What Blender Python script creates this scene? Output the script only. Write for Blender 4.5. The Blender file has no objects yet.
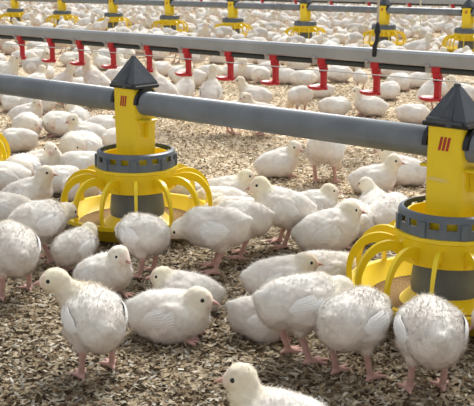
import bpy, math, random
import numpy as np
from mathutils import Vector, Matrix, Euler

random.seed(7)
rng = np.random.default_rng(11)
scene = bpy.context.scene
COL = scene.collection
R = math.radians

# ------------------------------------------------------------------ camera
W, H = 474, 406
F = 950.0
YH = -28.0
CAMH = 0.63
PITCH = math.atan((203 - YH) / F)
cp, sp = math.cos(PITCH), math.sin(PITCH)

def at(px, py, z=0.0):
    dx, dy = px - 237.0, py - 203.0
    v = (dx / F, cp - dy / F * sp, -sp - dy / F * cp)
    t = (z - CAMH) / v[2]
    return Vector((v[0] * t, v[1] * t, z))

def proj(p):
    x, y, z = p[0], p[1], p[2] - CAMH
    d = y * cp - z * sp
    u = y * sp + z * cp
    return 237 + F * x / d, 203 - F * u / d

cam = bpy.data.cameras.new('camera')
cam.sensor_width = 36
cam.lens = F / W * 36
cam.clip_start = 0.05
cam.clip_end = 200
cam.dof.use_dof = True
cam.dof.focus_distance = 1.95
cam.dof.aperture_fstop = 26
co = bpy.data.objects.new('camera', cam)
COL.objects.link(co)
co.location = (0, 0, CAMH)
co.rotation_euler = (math.pi / 2 - PITCH, 0, 0)
scene.camera = co

# ------------------------------------------------------------------ materials
def mat(name, color, rough=0.6, metal=0.0, spec=0.5, noise=0.0, nscale=30, bump=0.0, sheen=0.0, coat=0.0, vcol=False, sss=0.0):
    m = bpy.data.materials.new(name)
    m.use_nodes = True
    nt = m.node_tree
    b = nt.nodes['Principled BSDF']
    b.inputs['Roughness'].default_value = rough
    b.inputs['Metallic'].default_value = metal
    b.inputs['Specular IOR Level'].default_value = spec
    b.inputs['Base Color'].default_value = (*color, 1)
    b.inputs['Sheen Weight'].default_value = sheen
    b.inputs['Coat Weight'].default_value = coat
    src = None
    if vcol:
        a = nt.nodes.new('ShaderNodeAttribute'); a.attribute_name = 'Col'
        src = a.outputs['Color']
    if noise > 0 or bump > 0:
        tc = nt.nodes.new('ShaderNodeTexCoord')
        n = nt.nodes.new('ShaderNodeTexNoise')
        n.inputs['Scale'].default_value = nscale
        n.inputs['Detail'].default_value = 5
        nt.links.new(tc.outputs['Object'], n.inputs['Vector'])
        mx = nt.nodes.new('ShaderNodeMix'); mx.data_type = 'RGBA'; mx.blend_type = 'MULTIPLY'
        mr = nt.nodes.new('ShaderNodeMapRange')
        mr.inputs['From Min'].default_value = 0.3; mr.inputs['From Max'].default_value = 0.7
        mr.inputs['To Min'].default_value = 1 - noise; mr.inputs['To Max'].default_value = 1.0
        nt.links.new(n.outputs['Fac'], mr.inputs['Value'])
        mx.inputs['Factor'].default_value = 1
        if src: nt.links.new(src, mx.inputs['A'])
        else: mx.inputs['A'].default_value = (*color, 1)
        nt.links.new(mr.outputs['Result'], mx.inputs['B'])
        src = mx.outputs['Result']
        if bump > 0:
            bp = nt.nodes.new('ShaderNodeBump'); bp.inputs['Strength'].default_value = bump
            bp.inputs['Distance'].default_value = 0.002
            nt.links.new(n.outputs['Fac'], bp.inputs['Height'])
            nt.links.new(bp.outputs['Normal'], b.inputs['Normal'])
    if src: nt.links.new(src, b.inputs['Base Color'])
    return m

M = {}
M['down'] = mat('chick_down', (.8, .76, .7), .95, vcol=True, sheen=.25, spec=.15)
M['wing'] = mat('wing_feather', (.93, .92, .90), .75, spec=.2, noise=.06, nscale=90)
M['eye'] = mat('eye_black', (.006, .005, .005), .12, spec=.6)
M['beak'] = mat('beak_pink', (.62, .36, .30), .5, noise=.2, nscale=200)
M['yellow'] = mat('yellow_plastic', (.95, .70, .012), .36, noise=.08, nscale=18, coat=.15)
M['yellow_worn'] = mat('yellow_scuff', (.85, .66, .16), .6)
M['grey'] = mat('grey_plastic', (.135, .165, .20), .42, noise=.25, nscale=25)
M['darkgrey'] = mat('dark_grey_plastic', (.075, .088, .105), .38, noise=.3, nscale=40)
M['black'] = mat('black_plastic', (.012, .012, .015), .35)
M['pipe'] = mat('grey_pipe', (.215, .245, .275), .36, noise=.3, nscale=14, coat=.1)
M['alu'] = mat('aluminium_rail', (.42, .44, .46), .42, metal=.55, noise=.18, nscale=9)
M['tube'] = mat('dark_water_tube', (.035, .045, .045), .35)
M['red'] = mat('red_plastic', (.56, .012, .022), .35, noise=.15, nscale=60)
M['logo'] = mat('red_print', (.45, .03, .02), .5)
M['steel'] = mat('steel_clip', (.42, .41, .40), .35, metal=.7)
M['wire'] = mat('steel_wire', (.62, .60, .56), .4, metal=.3)
M['cord'] = mat('cream_cord', (.72, .68, .50), .8)
M['feed'] = mat('feed_crumb', (.42, .26, .10), .95, noise=.6, nscale=300, bump=1)

# litter : fine flakes in tan, cream and brown, darker on the near side of the feeder line
DIR = Vector((-0.7395, 0.6731, 0)).normalized()      # run of all pipe lines
NRM = Vector((0.6731, 0.7395, 0)).normalized()
A0 = at(137, 231)
def litter_material():
    m = bpy.data.materials.new('litter'); m.use_nodes = True
    nt = m.node_tree; N = nt.nodes; L = nt.links
    b = N['Principled BSDF']; b.inputs['Roughness'].default_value = .95
    b.inputs['Specular IOR Level'].default_value = .1
    g = N.new('ShaderNodeNewGeometry')
    at_ = N.new('ShaderNodeAttribute'); at_.attribute_name = 'Col'
    v = N.new('ShaderNodeTexVoronoi'); v.inputs['Scale'].default_value = 95; v.inputs['Randomness'].default_value = 1
    mp = N.new('ShaderNodeMapping'); mp.inputs['Scale'].default_value = (1, 1, .3)
    nz = N.new('ShaderNodeTexNoise'); nz.inputs['Scale'].default_value = 60
    ad = N.new('ShaderNodeMix'); ad.data_type = 'VECTOR'; ad.inputs['Factor'].default_value = .02
    L.new(g.outputs['Position'], nz.inputs['Vector'])
    L.new(g.outputs['Position'], ad.inputs['A']); L.new(nz.outputs['Color'], ad.inputs['B'])
    L.new(ad.outputs['Result'], mp.inputs['Vector']); L.new(mp.outputs['Vector'], v.inputs['Vector'])
    sep = N.new('ShaderNodeSeparateColor'); L.new(v.outputs['Color'], sep.inputs['Color'])
    cr = N.new('ShaderNodeValToRGB'); e = cr.color_ramp
    e.elements[0].position = 0; e.elements[0].color = (.10, .065, .04, 1)
    e.elements[1].position = 1; e.elements[1].color = (.92, .82, .64, 1)
    for p_, c_ in ((.2, (.36, .27, .17, 1)), (.45, (.52, .41, .27, 1)), (.75, (.64, .52, .36, 1))):
        x = e.elements.new(p_); x.color = c_
    L.new(sep.outputs['Red'], cr.inputs['Fac'])
    # wide stains
    n2 = N.new('ShaderNodeTexNoise'); n2.inputs['Scale'].default_value = 3.2; n2.inputs['Detail'].default_value = 6
    L.new(g.outputs['Position'], n2.inputs['Vector'])
    mr = N.new('ShaderNodeMapRange'); mr.inputs['From Min'].default_value = .35; mr.inputs['From Max'].default_value = .65
    mr.inputs['To Min'].default_value = .78; mr.inputs['To Max'].default_value = 1.05
    L.new(n2.outputs['Fac'], mr.inputs['Value'])
    # darker up to the near feeder line, paler beyond it
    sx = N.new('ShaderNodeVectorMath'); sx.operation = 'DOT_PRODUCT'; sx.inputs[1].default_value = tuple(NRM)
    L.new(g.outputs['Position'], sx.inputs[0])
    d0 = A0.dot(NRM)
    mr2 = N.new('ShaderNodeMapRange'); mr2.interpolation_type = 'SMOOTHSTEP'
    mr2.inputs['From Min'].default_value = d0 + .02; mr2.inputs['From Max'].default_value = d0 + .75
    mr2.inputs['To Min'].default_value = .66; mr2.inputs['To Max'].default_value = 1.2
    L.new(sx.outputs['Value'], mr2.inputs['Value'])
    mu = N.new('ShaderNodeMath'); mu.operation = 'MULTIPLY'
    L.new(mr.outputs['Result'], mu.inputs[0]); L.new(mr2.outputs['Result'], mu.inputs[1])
    # fine pits
    n3 = N.new('ShaderNodeTexNoise'); n3.inputs['Scale'].default_value = 160; n3.inputs['Detail'].default_value = 3
    L.new(g.outputs['Position'], n3.inputs['Vector'])
    mx = N.new('ShaderNodeMix'); mx.data_type = 'RGBA'; mx.blend_type = 'MULTIPLY'; mx.inputs['Factor'].default_value = 1
    # chips carry their own shade in Col; the ground's Col is mid grey-white
    mc = N.new('ShaderNodeMix'); mc.data_type = 'RGBA'
    L.new(at_.outputs['Alpha'], mc.inputs['Factor'])
    L.new(cr.outputs['Color'], mc.inputs['A']); L.new(at_.outputs['Color'], mc.inputs['B'])
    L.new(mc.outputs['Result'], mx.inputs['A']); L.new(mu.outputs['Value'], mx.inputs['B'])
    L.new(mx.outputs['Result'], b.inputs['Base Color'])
    bp = N.new('ShaderNodeBump'); bp.inputs['Strength'].default_value = .9; bp.inputs['Distance'].default_value = .006
    L.new(v.outputs['Distance'], bp.inputs['Height']); L.new(bp.outputs['Normal'], b.inputs['Normal'])
    return m
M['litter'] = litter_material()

# ------------------------------------------------------------------ mesh helpers
class MB:
    def __init__(s): s.v = []; s.f = []; s.m = []; s.sm = []
    def add(s, vs, fs, mi=0, smooth=True):
        o = len(s.v); s.v += [tuple(p) for p in vs]
        for f in fs:
            s.f.append(tuple(i + o for i in f)); s.m.append(mi); s.sm.append(smooth)
        return s
    def box(s, c, d, mi=0, rot=None, bev=0.0):
        x, y, z = d[0] / 2, d[1] / 2, d[2] / 2
        rot = rot or Matrix.Identity(3)
        if bev <= 0:
            vs = [Vector((a * x, b * y, e * z)) for a in (-1, 1) for b in (-1, 1) for e in (-1, 1)]
            fs = [(0, 1, 3, 2), (4, 6, 7, 5), (0, 4, 5, 1), (2, 3, 7, 6), (0, 2, 6, 4), (1, 5, 7, 3)]
            vs = [rot @ p + Vector(c) for p in vs]
            return s.add(vs, fs, mi, False)
        bm_prof = []
        q = bev
        ring = [(-x + q, -y), (x - q, -y), (x, -y + q), (x, y - q), (x - q, y), (-x + q, y), (-x, y - q), (-x, -y + q)]
        rin = [(a * (1 - q / x), b * (1 - q / y)) for a, b in ring]
        vs = []
        for rr, zz in ((rin, -z), (ring, -z + q), (ring, z - q), (rin, z)):
            vs += [Vector((a, b, zz)) for a, b in rr]
        fs = []
        for k in range(3):
            for i in range(8):
                j = (i + 1) % 8
                fs.append((k * 8 + i, k * 8 + j, (k + 1) * 8 + j, (k + 1) * 8 + i))
        fs.append(tuple(range(7, -1, -1))); fs.append(tuple(range(24, 32)))
        vs = [rot @ p + Vector(c) for p in vs]
        return s.add(vs, fs, mi, False)
    def lathe(s, prof, n=48, mi=0, c=(0, 0, 0), smooth=True, closed=False):
        vs = []; fs = []
        for (r, z) in prof:
            for i in range(n):
                a = 2 * math.pi * i / n
                vs.append((c[0] + r * math.cos(a), c[1] + r * math.sin(a), c[2] + z))
        K = len(prof)
        for k in range(K if closed else K - 1):
            k2 = (k + 1) % K
            for i in range(n):
                j = (i + 1) % n
                fs.append((k * n + i, k * n + j, k2 * n + j, k2 * n + i))
        return s.add(vs, fs, mi, smooth)
    def tube(s, pts, rad, n=12, mi=0, cap=True):
        pts = [Vector(p) for p in pts]
        vs = []; fs = []
        rads = rad if isinstance(rad, (list, tuple)) else [rad] * len(pts)
        up = Vector((0, 0, 1))
        for k, p in enumerate(pts):
            t = (pts[min(k + 1, len(pts) - 1)] - pts[max(k - 1, 0)]).normalized()
            u = up if abs(t.dot(up)) < .95 else Vector((0, 1, 0))
            a = t.cross(u).normalized(); b = a.cross(t).normalized()
            for i in range(n):
                an = 2 * math.pi * i / n
                vs.append(p + (a * math.cos(an) + b * math.sin(an)) * rads[k])
        for k in range(len(pts) - 1):
            for i in range(n):
                j = (i + 1) % n
                fs.append((k * n + i, k * n + j, (k + 1) * n + j, (k + 1) * n + i))
        if cap:
            fs.append(tuple(range(n - 1, -1, -1))); fs.append(tuple(range((len(pts) - 1) * n, len(pts) * n)))
        return s.add(vs, fs, mi, True)
    def ball(s, c, r, n=10, mi=0, sc=(1, 1, 1)):
        vs = []; fs = []
        for k in range(n + 1):
            ph = math.pi * k / n
            for i in range(2 * n):
                a = math.pi * i / n
                vs.append((c[0] + r * sc[0] * math.sin(ph) * math.cos(a), c[1] + r * sc[1] * math.sin(ph) * math.sin(a), c[2] + r * sc[2] * math.cos(ph)))
        for k in range(n):
            for i in range(2 * n):
                j = (i + 1) % (2 * n)
                fs.append((k * 2 * n + i, (k + 1) * 2 * n + i, (k + 1) * 2 * n + j, k * 2 * n + j))
        return s.add(vs, fs, mi, True)
    def prism(s, poly, y0, y1, mi=0, axis='y'):
        # poly of (x,z) extruded along y
        n = len(poly)
        vs = [Vector((a, y0, b)) for a, b in poly] + [Vector((a, y1, b)) for a, b in poly]
        fs = [tuple(range(n)), tuple(range(2 * n - 1, n - 1, -1))] + [(i, i + n, (i + 1) % n + n, (i + 1) % n) for i in range(n)]
        return s.add(vs, fs, mi, False)
    def mesh(s, name, mats):
        me = bpy.data.meshes.new(name)
        me.from_pydata(s.v, [], s.f)
        for m in mats: me.materials.append(m)
        me.polygons.foreach_set('material_index', s.m)
        me.polygons.foreach_set('use_smooth', s.sm)
        me.update()
        return me

def fix_normals(me):
    import bmesh
    bm = bmesh.new(); bm.from_mesh(me)
    bmesh.ops.remove_doubles(bm, verts=bm.verts, dist=1e-6)
    bmesh.ops.recalc_face_normals(bm, faces=bm.faces)
    bm.to_mesh(me); bm.free()

def obj(name, me, parent=None, loc=None):
    o = bpy.data.objects.new(name, me); COL.objects.link(o)
    if parent is not None: o.parent = parent
    if loc is not None: o.location = loc
    return o
def tag(o, label=None, cat=None, group=None, kind=None):
    if label: o['label'] = label
    if cat: o['category'] = cat
    if group: o['group'] = group
    if kind: o['kind'] = kind
    return o
def empty(name, loc, rz=0):
    o = bpy.data.objects.new(name, None); COL.objects.link(o)
    o.empty_display_size = .05
    o.location = loc; o.rotation_euler = (0, 0, rz); return o
def build(mb, name, mats, parent=None, fix=True, angle=None):
    me = mb.mesh(name, mats)
    if fix: fix_normals(me)
    if angle is not None:
        try: me.set_sharp_from_angle(angle=R(angle))
        except Exception: pass
    return obj(name, me, parent)
def copy_tree(o, parent=None):
    c = o.copy(); COL.objects.link(c); c.parent = parent
    for ch in list(o.children):
        copy_tree(ch, c)
    return c

# ------------------------------------------------------------------ floor
def setcol(me, arr):
    ca = me.color_attributes.new('Col', 'FLOAT_COLOR', 'POINT')
    ca.data.foreach_set('color', np.asarray(arr, dtype=np.float32).ravel())

fl = MB()
NX = 60
fl.add([(-22, -3, 0), (22, -3, 0), (22, 34, 0), (-22, 34, 0)], [(0, 1, 2, 3)], 0, False)
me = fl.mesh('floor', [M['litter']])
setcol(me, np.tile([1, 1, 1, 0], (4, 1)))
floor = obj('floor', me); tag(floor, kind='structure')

def chips():
    # real loose flakes lying over the floor, smaller in number with distance
    n = 90000
    # sample in view wedge with margin
    Y = 1.05 + (rng.random(n) ** 1.35) * 4.6
    X = (rng.random(n) * 2 - 1) * (Y * .30 + .25)
    L_ = rng.uniform(.006, .017, n); Wd = rng.uniform(.003, .0070, n)
    a = rng.uniform(0, 2 * math.pi, n)
    tilt = rng.normal(0, .35, n); roll = rng.normal(0, .4, n)
    z = rng.uniform(.0008, .0055, n)
    dx = np.stack([np.cos(a) * np.cos(tilt), np.sin(a) * np.cos(tilt), np.sin(tilt)], 1)
    dy = np.stack([-np.sin(a) * np.cos(roll), np.cos(a) * np.cos(roll), np.sin(roll)], 1)
    c = np.stack([X, Y, z], 1)
    V = np.empty((n, 4, 3), np.float32)
    for k, (i, j) in enumerate(((-.5, -.35), (.5, -.5), (.42, .5), (-.55, .4))):
        V[:, k] = c + dx * (L_ * i)[:, None] + dy * (Wd * j)[:, None]
    V[:, :, 2] = np.maximum(V[:, :, 2], .0004)
    pal = np.array([[.74, .61, .43], [.90, .80, .62], [.56, .43, .27], [.32, .22, .13], [.14, .09, .05], [.66, .52, .34], [.95, .90, .78]])
    w = np.array([.22, .17, .2, .14, .1, .11, .06])
    col = pal[rng.choice(len(pal), n, p=w)] * rng.uniform(.7, 1.1, n)[:, None]
    me = bpy.data.meshes.new('litter_flakes')
    me.vertices.add(n * 4); me.vertices.foreach_set('co', V.ravel())
    me.loops.add(n * 4); me.loops.foreach_set('vertex_index', np.arange(n * 4, dtype=np.int32))
    me.polygons.add(n)
    me.polygons.foreach_set('loop_start', np.arange(0, n * 4, 4, dtype=np.int32))
    me.polygons.foreach_set('loop_total', np.full(n, 4, dtype=np.int32))
    me.update(); me.validate()
    c4 = np.ones((n, 4, 4)); c4[:, :, :3] = col[:, None, :]
    setcol(me, c4)
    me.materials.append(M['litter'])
    o = obj('litter', me)
    tag(o, 'loose tan and brown wood shaving litter covering the barn floor', 'litter', kind='stuff')
chips()

# ------------------------------------------------------------------ lines of pipes
def line_at(base, px):
    """point of the ground line through base seen in image column px"""
    lo, hi = (-1.6 if (base - B1).length < 1e-6 else -14), 30.0
    f = lambda t: proj(base + DIR * t)[0]
    # moving along DIR goes left in the picture
    for _ in range(60):
        mid = (lo + hi) / 2
        if f(mid) > px: lo = mid
        else: hi = mid
    return base + DIR * lo
ANG = math.atan2(-DIR.y, -DIR.x)       # local +x = towards right-front along the line
B1 = A0.copy(); B2 = at(237, 131); B3 = at(237, 40.5); B4 = at(237, 26)

# ------------------------------------------------------------------ feeder
PZ = .325                              # feed pipe centre height
PR = .0285
def make_feeder(detail=True):
    r = empty('pan_feeder', (0, 0, 0))
    seg = 56 if detail else 28
    # pan
    p = MB()
    p.lathe([(.02, .004), (.125, .004), (.145, .010), (.176, .046), (.187, .048), (.189, .058), (.176, .058), (.137, .018), (.122, .012), (.10, .014), (.062, .052), (.05, .056), (.02, .056)], seg)
    build(p, 'pan', [M['yellow']], r, angle=40)
    fd = MB(); fd.lathe([(.085, .027), (.105, .026), (.140, .025), (.146, .030)], seg)
    build(fd, 'feed', [M['feed']], r, fix=False)
    # inner grey cone
    g = MB(); g.lathe([(.066, .046), (.068, .062), (.063, .100), (.060, .135), (.056, .135), (.060, .06), (.060, .046)], seg, closed=True)
    build(g, 'feed_cone', [M['grey']], r, angle=40)
    # collar
    c = MB(); c.lathe([(.092, .113), (.096, .115), (.0995, .160), (.102, .162), (.102, .169), (.095, .169), (.092, .119), (.060, .116), (.060, .113)], seg, closed=True)
    build(c, 'collar', [M['yellow']], r, angle=40)
    # grill arms
    na = 14
    for k in range(na):
        a = 2 * math.pi * (k + .35) / na
        mb = MB()
        # profile in (r,z): wide flat band curving out and down
        path = [(.092, .146), (.124, .155), (.156, .147), (.179, .122), (.189, .088), (.185, .048)]
        wid = [.0065, .0075, .0080, .0075, .0065, .0065]
        dep = [.024, .020, .017, .014, .011, .009]
        vs = []; fs = []
        # smooth path
        import itertools
        P = []
        for i in range(len(path) - 1):
            for q in range(3):
                t = q / 3
                p0 = path[max(i - 1, 0)]; p1 = path[i]; p2 = path[i + 1]; p3 = path[min(i + 2, len(path) - 1)]
                def cr(a0, a1, a2, a3):
                    return .5 * (2 * a1 + (a2 - a0) * t + (2 * a0 - 5 * a1 + 4 * a2 - a3) * t * t + (-a0 + 3 * a1 - 3 * a2 + a3) * t ** 3)
                P.append((cr(p0[0], p1[0], p2[0], p3[0]), cr(p0[1], p1[1], p2[1], p3[1]),
                          wid[i] + (wid[i + 1] - wid[i]) * t, dep[i] + (dep[i + 1] - dep[i]) * t))
        P.append((path[-1][0], path[-1][1], wid[-1], dep[-1]))
        ca, sa = math.cos(a), math.sin(a)
        for i, (rr, zz, ww, dd) in enumerate(P):
            nx = P[min(i + 1, len(P) - 1)]; pv = P[max(i - 1, 0)]
            tx, tz = nx[0] - pv[0], nx[1] - pv[1]; l = math.hypot(tx, tz); tx /= l; tz /= l
            ox, oz = tz, -tx            # inward/below normal
            for (wy, dz) in ((-ww / 2, 0), (ww / 2, 0), (ww / 2 * .6, dd), (-ww / 2 * .6, dd)):
                R_ = rr - abs(ox) * dz * (1 if True else 0) * (1 if ox < 0 else 1); Z_ = zz + (oz * dz)
                vs.append((R_ * ca - wy * sa, R_ * sa + wy * ca, Z_))
        for i in range(len(P) - 1):
            for q in range(4):
                j = (q + 1) % 4
                fs.append((i * 4 + q, i * 4 + j, (i + 1) * 4 + j, (i + 1) * 4 + q))
        fs.append((3, 2, 1, 0)); o_ = (len(P) - 1) * 4; fs.append((o_, o_ + 1, o_ + 2, o_ + 3))
        mb.add(vs, fs, 0, True)
        # gusset on collar
        gp = []
        for (rr, zz) in ((.096, .117), (.098, .140), (.118, .136)):
            for wy in (-.0022, .0022): gp.append((rr * ca - wy * sa, rr * sa + wy * ca, zz))
        mb.add(gp, [(0, 2, 4), (1, 5, 3), (0, 1, 3, 2), (2, 3, 5, 4), (4, 5, 1, 0)], 0, False)
        build(mb, 'grill_arm', [M['yellow']], r, angle=45)
    # grey adjusting ring with slots
    rg = MB()
    n = 96 if detail else 32
    prof_o = [(.0965, .169), (.0965, .182), (.0965, .186), (.0965, .199), (.0945, .207), (.090, .210)]
    slots = set()
    for base_a in range(0, 8):
        c0 = int(n * (base_a + .5) / 8)
        if detail:
            for d_ in (-4, -3, -2, 1, 2, 3): slots.add((c0 + d_) % n)
    def rp(rad, z, i): 
        a = 2 * math.pi * i / n; return (rad * math.cos(a), rad * math.sin(a), z)
    thick = .004
    vs = []; fs = []
    K = len(prof_o)
    for off in (0, thick):
        for (rad, z) in prof_o:
            for i in range(n): vs.append(rp(rad - off, z, i))
    for i in range(n):
        j = (i + 1) % n
        for k in range(K - 1):
            if k == 2 and i in slots: continue
            fs.append((k * n + i, k * n + j, (k + 1) * n + j, (k + 1) * n + i))
            q = K * n
            fs.append((q + k * n + i, q + (k + 1) * n + i, q + (k + 1) * n + j, q + k * n + j))
        q = K * n
        fs.append((i, q + i, q + j, j)); o2 = (K - 1) * n
        fs.append((o2 + i, o2 + j, q + o2 + j, q + o2 + i))
        if i in slots:
            for k in (2, 3): fs.append((k * n + i, k * n + j, q + k * n + j, q + k * n + i))
            if (i - 1) % n not in slots: fs.append((2 * n + i, q + 2 * n + i, q + 3 * n + i, 3 * n + i))
            if (i + 1) % n not in slots: fs.append((2 * n + j, q + 2 * n + j, q + 3 * n + j, 3 * n + j))
    rg.add(vs, fs, 0, True)
    # raised lugs
    for k in range(8):
        a = 2 * math.pi * k / 8
        rot = Matrix.Rotation(a, 3, 'Z')
        rg.box(rot @ Vector((.0975, 0, .184)), (.006, .014, .028), 0, rot)
    build(rg, 'adjusting_ring', [M['grey']], r, fix=False, angle=35)
    inn = MB(); inn.lathe([(.078, .150), (.080, .20), (.076, .20), (.074, .150)], seg, closed=True)
    build(inn, 'inner_tube', [M['yellow']], r, angle=40)
    # neck : rounded square shaft
    nk = MB()
    def rsq(h, q, z):
        pts = []
        for cx, cy, a0 in ((h - q, h - q, 0), (-h + q, h - q, 90), (-h + q, -h + q, 180), (h - q, -h + q, 270)):
            for t in (0, 30, 60, 90):
                pts.append((cx + q * math.cos(R(a0 + t)), cy + q * math.sin(R(a0 + t)), z))
        return pts
    levels = [(.037, .012, .13), (.037, .012, .205), (.0365, .009, .255), (.0365, .007, .27), (.0365, .007, .362)]
    vs = []
    for h_, q_, z_ in levels: vs += rsq(h_, q_, z_)
    fs = []
    for k in range(len(levels) - 1):
        for i in range(16):
            j = (i + 1) % 16
            fs.append((k * 16 + i, k * 16 + j, (k + 1) * 16 + j, (k + 1) * 16 + i))
    fs.append(tuple(range(15, -1, -1))); fs.append(tuple(range((len(levels) - 1) * 16, len(levels) * 16)))
    nk.add(vs, fs, 0, True)
    # saddle flares under the pipe on both pipe sides
    for s_ in (-1, 1):
        nk.box((s_ * .045, 0, .284), (.024, .05, .006), 0, bev=.002)
        nk.box((s_ * .044, 0, .262), (.014, .006, .04), 0)
    neck = build(nk, 'neck', [M['yellow']], r, angle=40)
    # printed mark : three slanted red strokes on the face turned to the camera (local -y)
    lg = MB()
    for k in range(3):
        x0 = -.012 + k * .0078
        lg.add([(x0, -.0371, .318), (x0 + .0052, -.0371, .318), (x0 + .0100, -.0371, .343), (x0 + .0048, -.0371, .343),
                (x0, -.0366, .318), (x0 + .0052, -.0366, .318), (x0 + .0100, -.0366, .343), (x0 + .0048, -.0366, .343)],
               [(0, 1, 2, 3), (4, 7, 6, 5), (0, 4, 5, 1), (1, 5, 6, 2), (2, 6, 7, 3), (3, 7, 4, 0)], 0, False)
    build(lg, 'printed_mark', [M['logo']], neck)
    # pipe saddle (black) and cap
    bk = MB()
    for s_ in (-1, 1):
        pr = []
        for t in range(-10, 191, 12):
            pr.append((math.cos(R(t)), math.sin(R(t))))
        vs = []; 
        for (cx, cz) in pr: vs.append((s_ * .037, cx * .0295, PZ + cz * .0295)); vs.append((s_ * .037, cx * .0375, PZ + cz * .0375)); vs.append((s_ * .046, cx * .0375, PZ + cz * .0375)); vs.append((s_ * .046, cx * .0295, PZ + cz * .0295))
        fs = []
        for i in range(len(pr) - 1):
            for q in range(4):
                j = (q + 1) % 4
                fs.append((i * 4 + q, i * 4 + j, i * 4 + 4 + j, i * 4 + 4 + q))
        fs.append((0, 1, 2, 3)); fs.append(tuple(len(vs) - 1 - q for q in range(4)))
        bk.add(vs, fs, 0, False)
    bk.box((0, 0, .3645), (.094, .079, .009), 0, bev=.002)
    build(bk, 'saddle', [M['black']], r, angle=30)
    cpm = MB()
    hb = .0375; zt = .430; zb = .369
    ring0 = [(-hb - .002, -hb, zb), (hb + .004, -hb, zb), (hb + .004, hb, zb), (-hb - .002, hb, zb)]
    ring1 = [(-hb - .002, -hb, zb + .005), (hb + .004, -hb, zb + .005), (hb + .004, hb, zb + .005), (-hb - .002, hb, zb + .005)]
    ring2 = [(-.007, -.005, zt), (.007, -.005, zt), (.007, .005, zt), (-.007, .005, zt)]
    cpm.add(ring0 + ring1 + ring2, [(3, 2, 1, 0), (0, 1, 5, 4), (1, 2, 6, 5), (2, 3, 7, 6), (3, 0, 4, 7), (4, 5, 9, 8), (5, 6, 10, 9), (6, 7, 11, 10), (7, 4, 8, 11), (8, 9, 10, 11)], 0, False)
    # raised middle web on every face and knob on top
    for s_ in (-1, 1):
        cpm.add([(-.014, s_ * (hb + .001), zb + .006), (.014, s_ * (hb + .001), zb + .006), (.003, s_ * .007, zt - .004), (-.003, s_ * .007, zt - .004), (0, s_ * (hb - .002), zb + .03)],
                [(0, 1, 4), (0, 4, 3), (1, 2, 4), (2, 3, 4)], 0, False)
    cpm.box((0, 0, zt + .002), (.012, .010, .008), 0, bev=.002)
    cap = build(cpm, 'cap', [M['darkgrey']], r)
    lt = MB()
    lt.box((-.012, -hb - .002, zb + .004), (.05, .006, .008), 0, bev=.0015)
    lt.box((.010, -hb - .003, zb - .001), (.012, .005, .012), 0, bev=.0015)
    lt.tube([(-.036, -hb - .003, zb), (.036, -hb - .003, zb)], .0028, 8)
    build(lt, 'latch', [M['darkgrey']], cap)
    return r

feeder = make_feeder(True)
pA = line_at(B1, 138); pB = line_at(B1, 445)
sp1 = (pA - pB).length
near_feeders = [(pA, 'yellow pan feeder left of centre, with three chicks eating at its front'),
                (pB, 'large yellow pan feeder at the right edge under the dark cap, nearest of all'),
                (pA + DIR * sp1, 'yellow pan feeder cut off by the left edge, only its grill showing')]
for i, (p, lb) in enumerate(near_feeders):
    f = feeder if i == 0 else copy_tree(feeder)
    f.location = p; f.rotation_euler = (0, 0, ANG)
    tag(f, lb, 'feeder', 'pan feeders on the near feed pipe')
# a worn patch on the right-hand feeder's neck
sc = MB()
sc.add([(-.028, -.0375, .2615), (.0, -.0375, .2595), (.018, -.0375, .2625), (.006, -.0375, .2665), (-.02, -.0375, .2685), (-.030, -.0375, .266)], [(0, 1, 2, 3, 4, 5)], 0, False)
nbk = [c for c in bpy.data.objects if c.name.startswith('neck') and c.parent and (c.parent.location - pB).length < 1e-3][0]
so = build(sc, 'scuff', [M['yellow_worn']], nbk, fix=False); tag(so, 'pale worn patch')

ordn = ['first', 'second', 'third', 'fourth', 'fifth', 'sixth', 'seventh', 'eighth', 'ninth', 'tenth', 'eleventh', 'twelfth', 'thirteenth', 'fourteenth', 'fifteenth', 'sixteenth', 'seventeenth', 'eighteenth', 'nineteenth', 'twentieth']
far_feed_px = [16, 63, 114, 170, 233, 305, 383, 466]
far_feeders = []
f3 = make_feeder(False)
for i, px in enumerate(far_feed_px):
    p = line_at(B3, px); far_feeders.append(p)
    f = f3 if i == 0 else copy_tree(f3)
    f.location = p; f.rotation_euler = (0, 0, ANG)
    tag(f, 'small far yellow pan feeder, %s from the left along the far pipe' % ordn[i], 'feeder', 'pan feeders on the far feed pipe')

def pipe(base, t0, t1, z, rad, name, material, label, cat, joints=()):
    r = empty(name, base + DIR * t0 + Vector((0, 0, z)))
    mb = MB(); mb.tube([(0, 0, 0), DIR * (t1 - t0) * .5, DIR * (t1 - t0)], rad, 32)
    build(mb, 'tube', [material], r, fix=False)
    for t in joints:
        jb = MB(); c = DIR * (t - t0)
        jb.tube([c - DIR * .04, c + DIR * .04], rad + .003, 32)
        build(jb, 'joint', [material], r, fix=False)
    tag(r, label, cat)
    return r
# near feed pipe
tA = 0.0
ta = (pA - B1).dot(DIR); tb = (pB - B1).dot(DIR)
pipe(B1, tb - 1.2, ta + 7.5, PZ, PR, 'feed_pipe', M['pipe'], 'thick grey feed pipe crossing the picture through the near yellow feeders', 'pipe')
pipe(B3, -12, 16, PZ, PR, 'feed_pipe', M['pipe'], 'thin looking grey feed pipe across the top joining the far yellow feeders', 'pipe', joints=[(line_at(B3, 280) - B3).dot(DIR), (line_at(B3, 70) - B3).dot(DIR)])
# perch-proof wires over the caps
def wire(base, t0, t1, z, label):
    mb = MB(); pts = []
    n = 30
    for i in range(n + 1):
        t = t0 + (t1 - t0) * i / n
        pts.append(DIR * (t - t0))
    mb.tube(pts, .0011, 6)
    o = build(mb, 'wire', [M['wire']], None, fix=False)
    o.location = base + DIR * t0 + Vector((0, 0, z)); tag(o, label, 'wire')
wire(B1, tb - 1.2, ta + 7.5, .4385, 'thin steel wire stretched over the caps of the near feeders')

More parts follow.
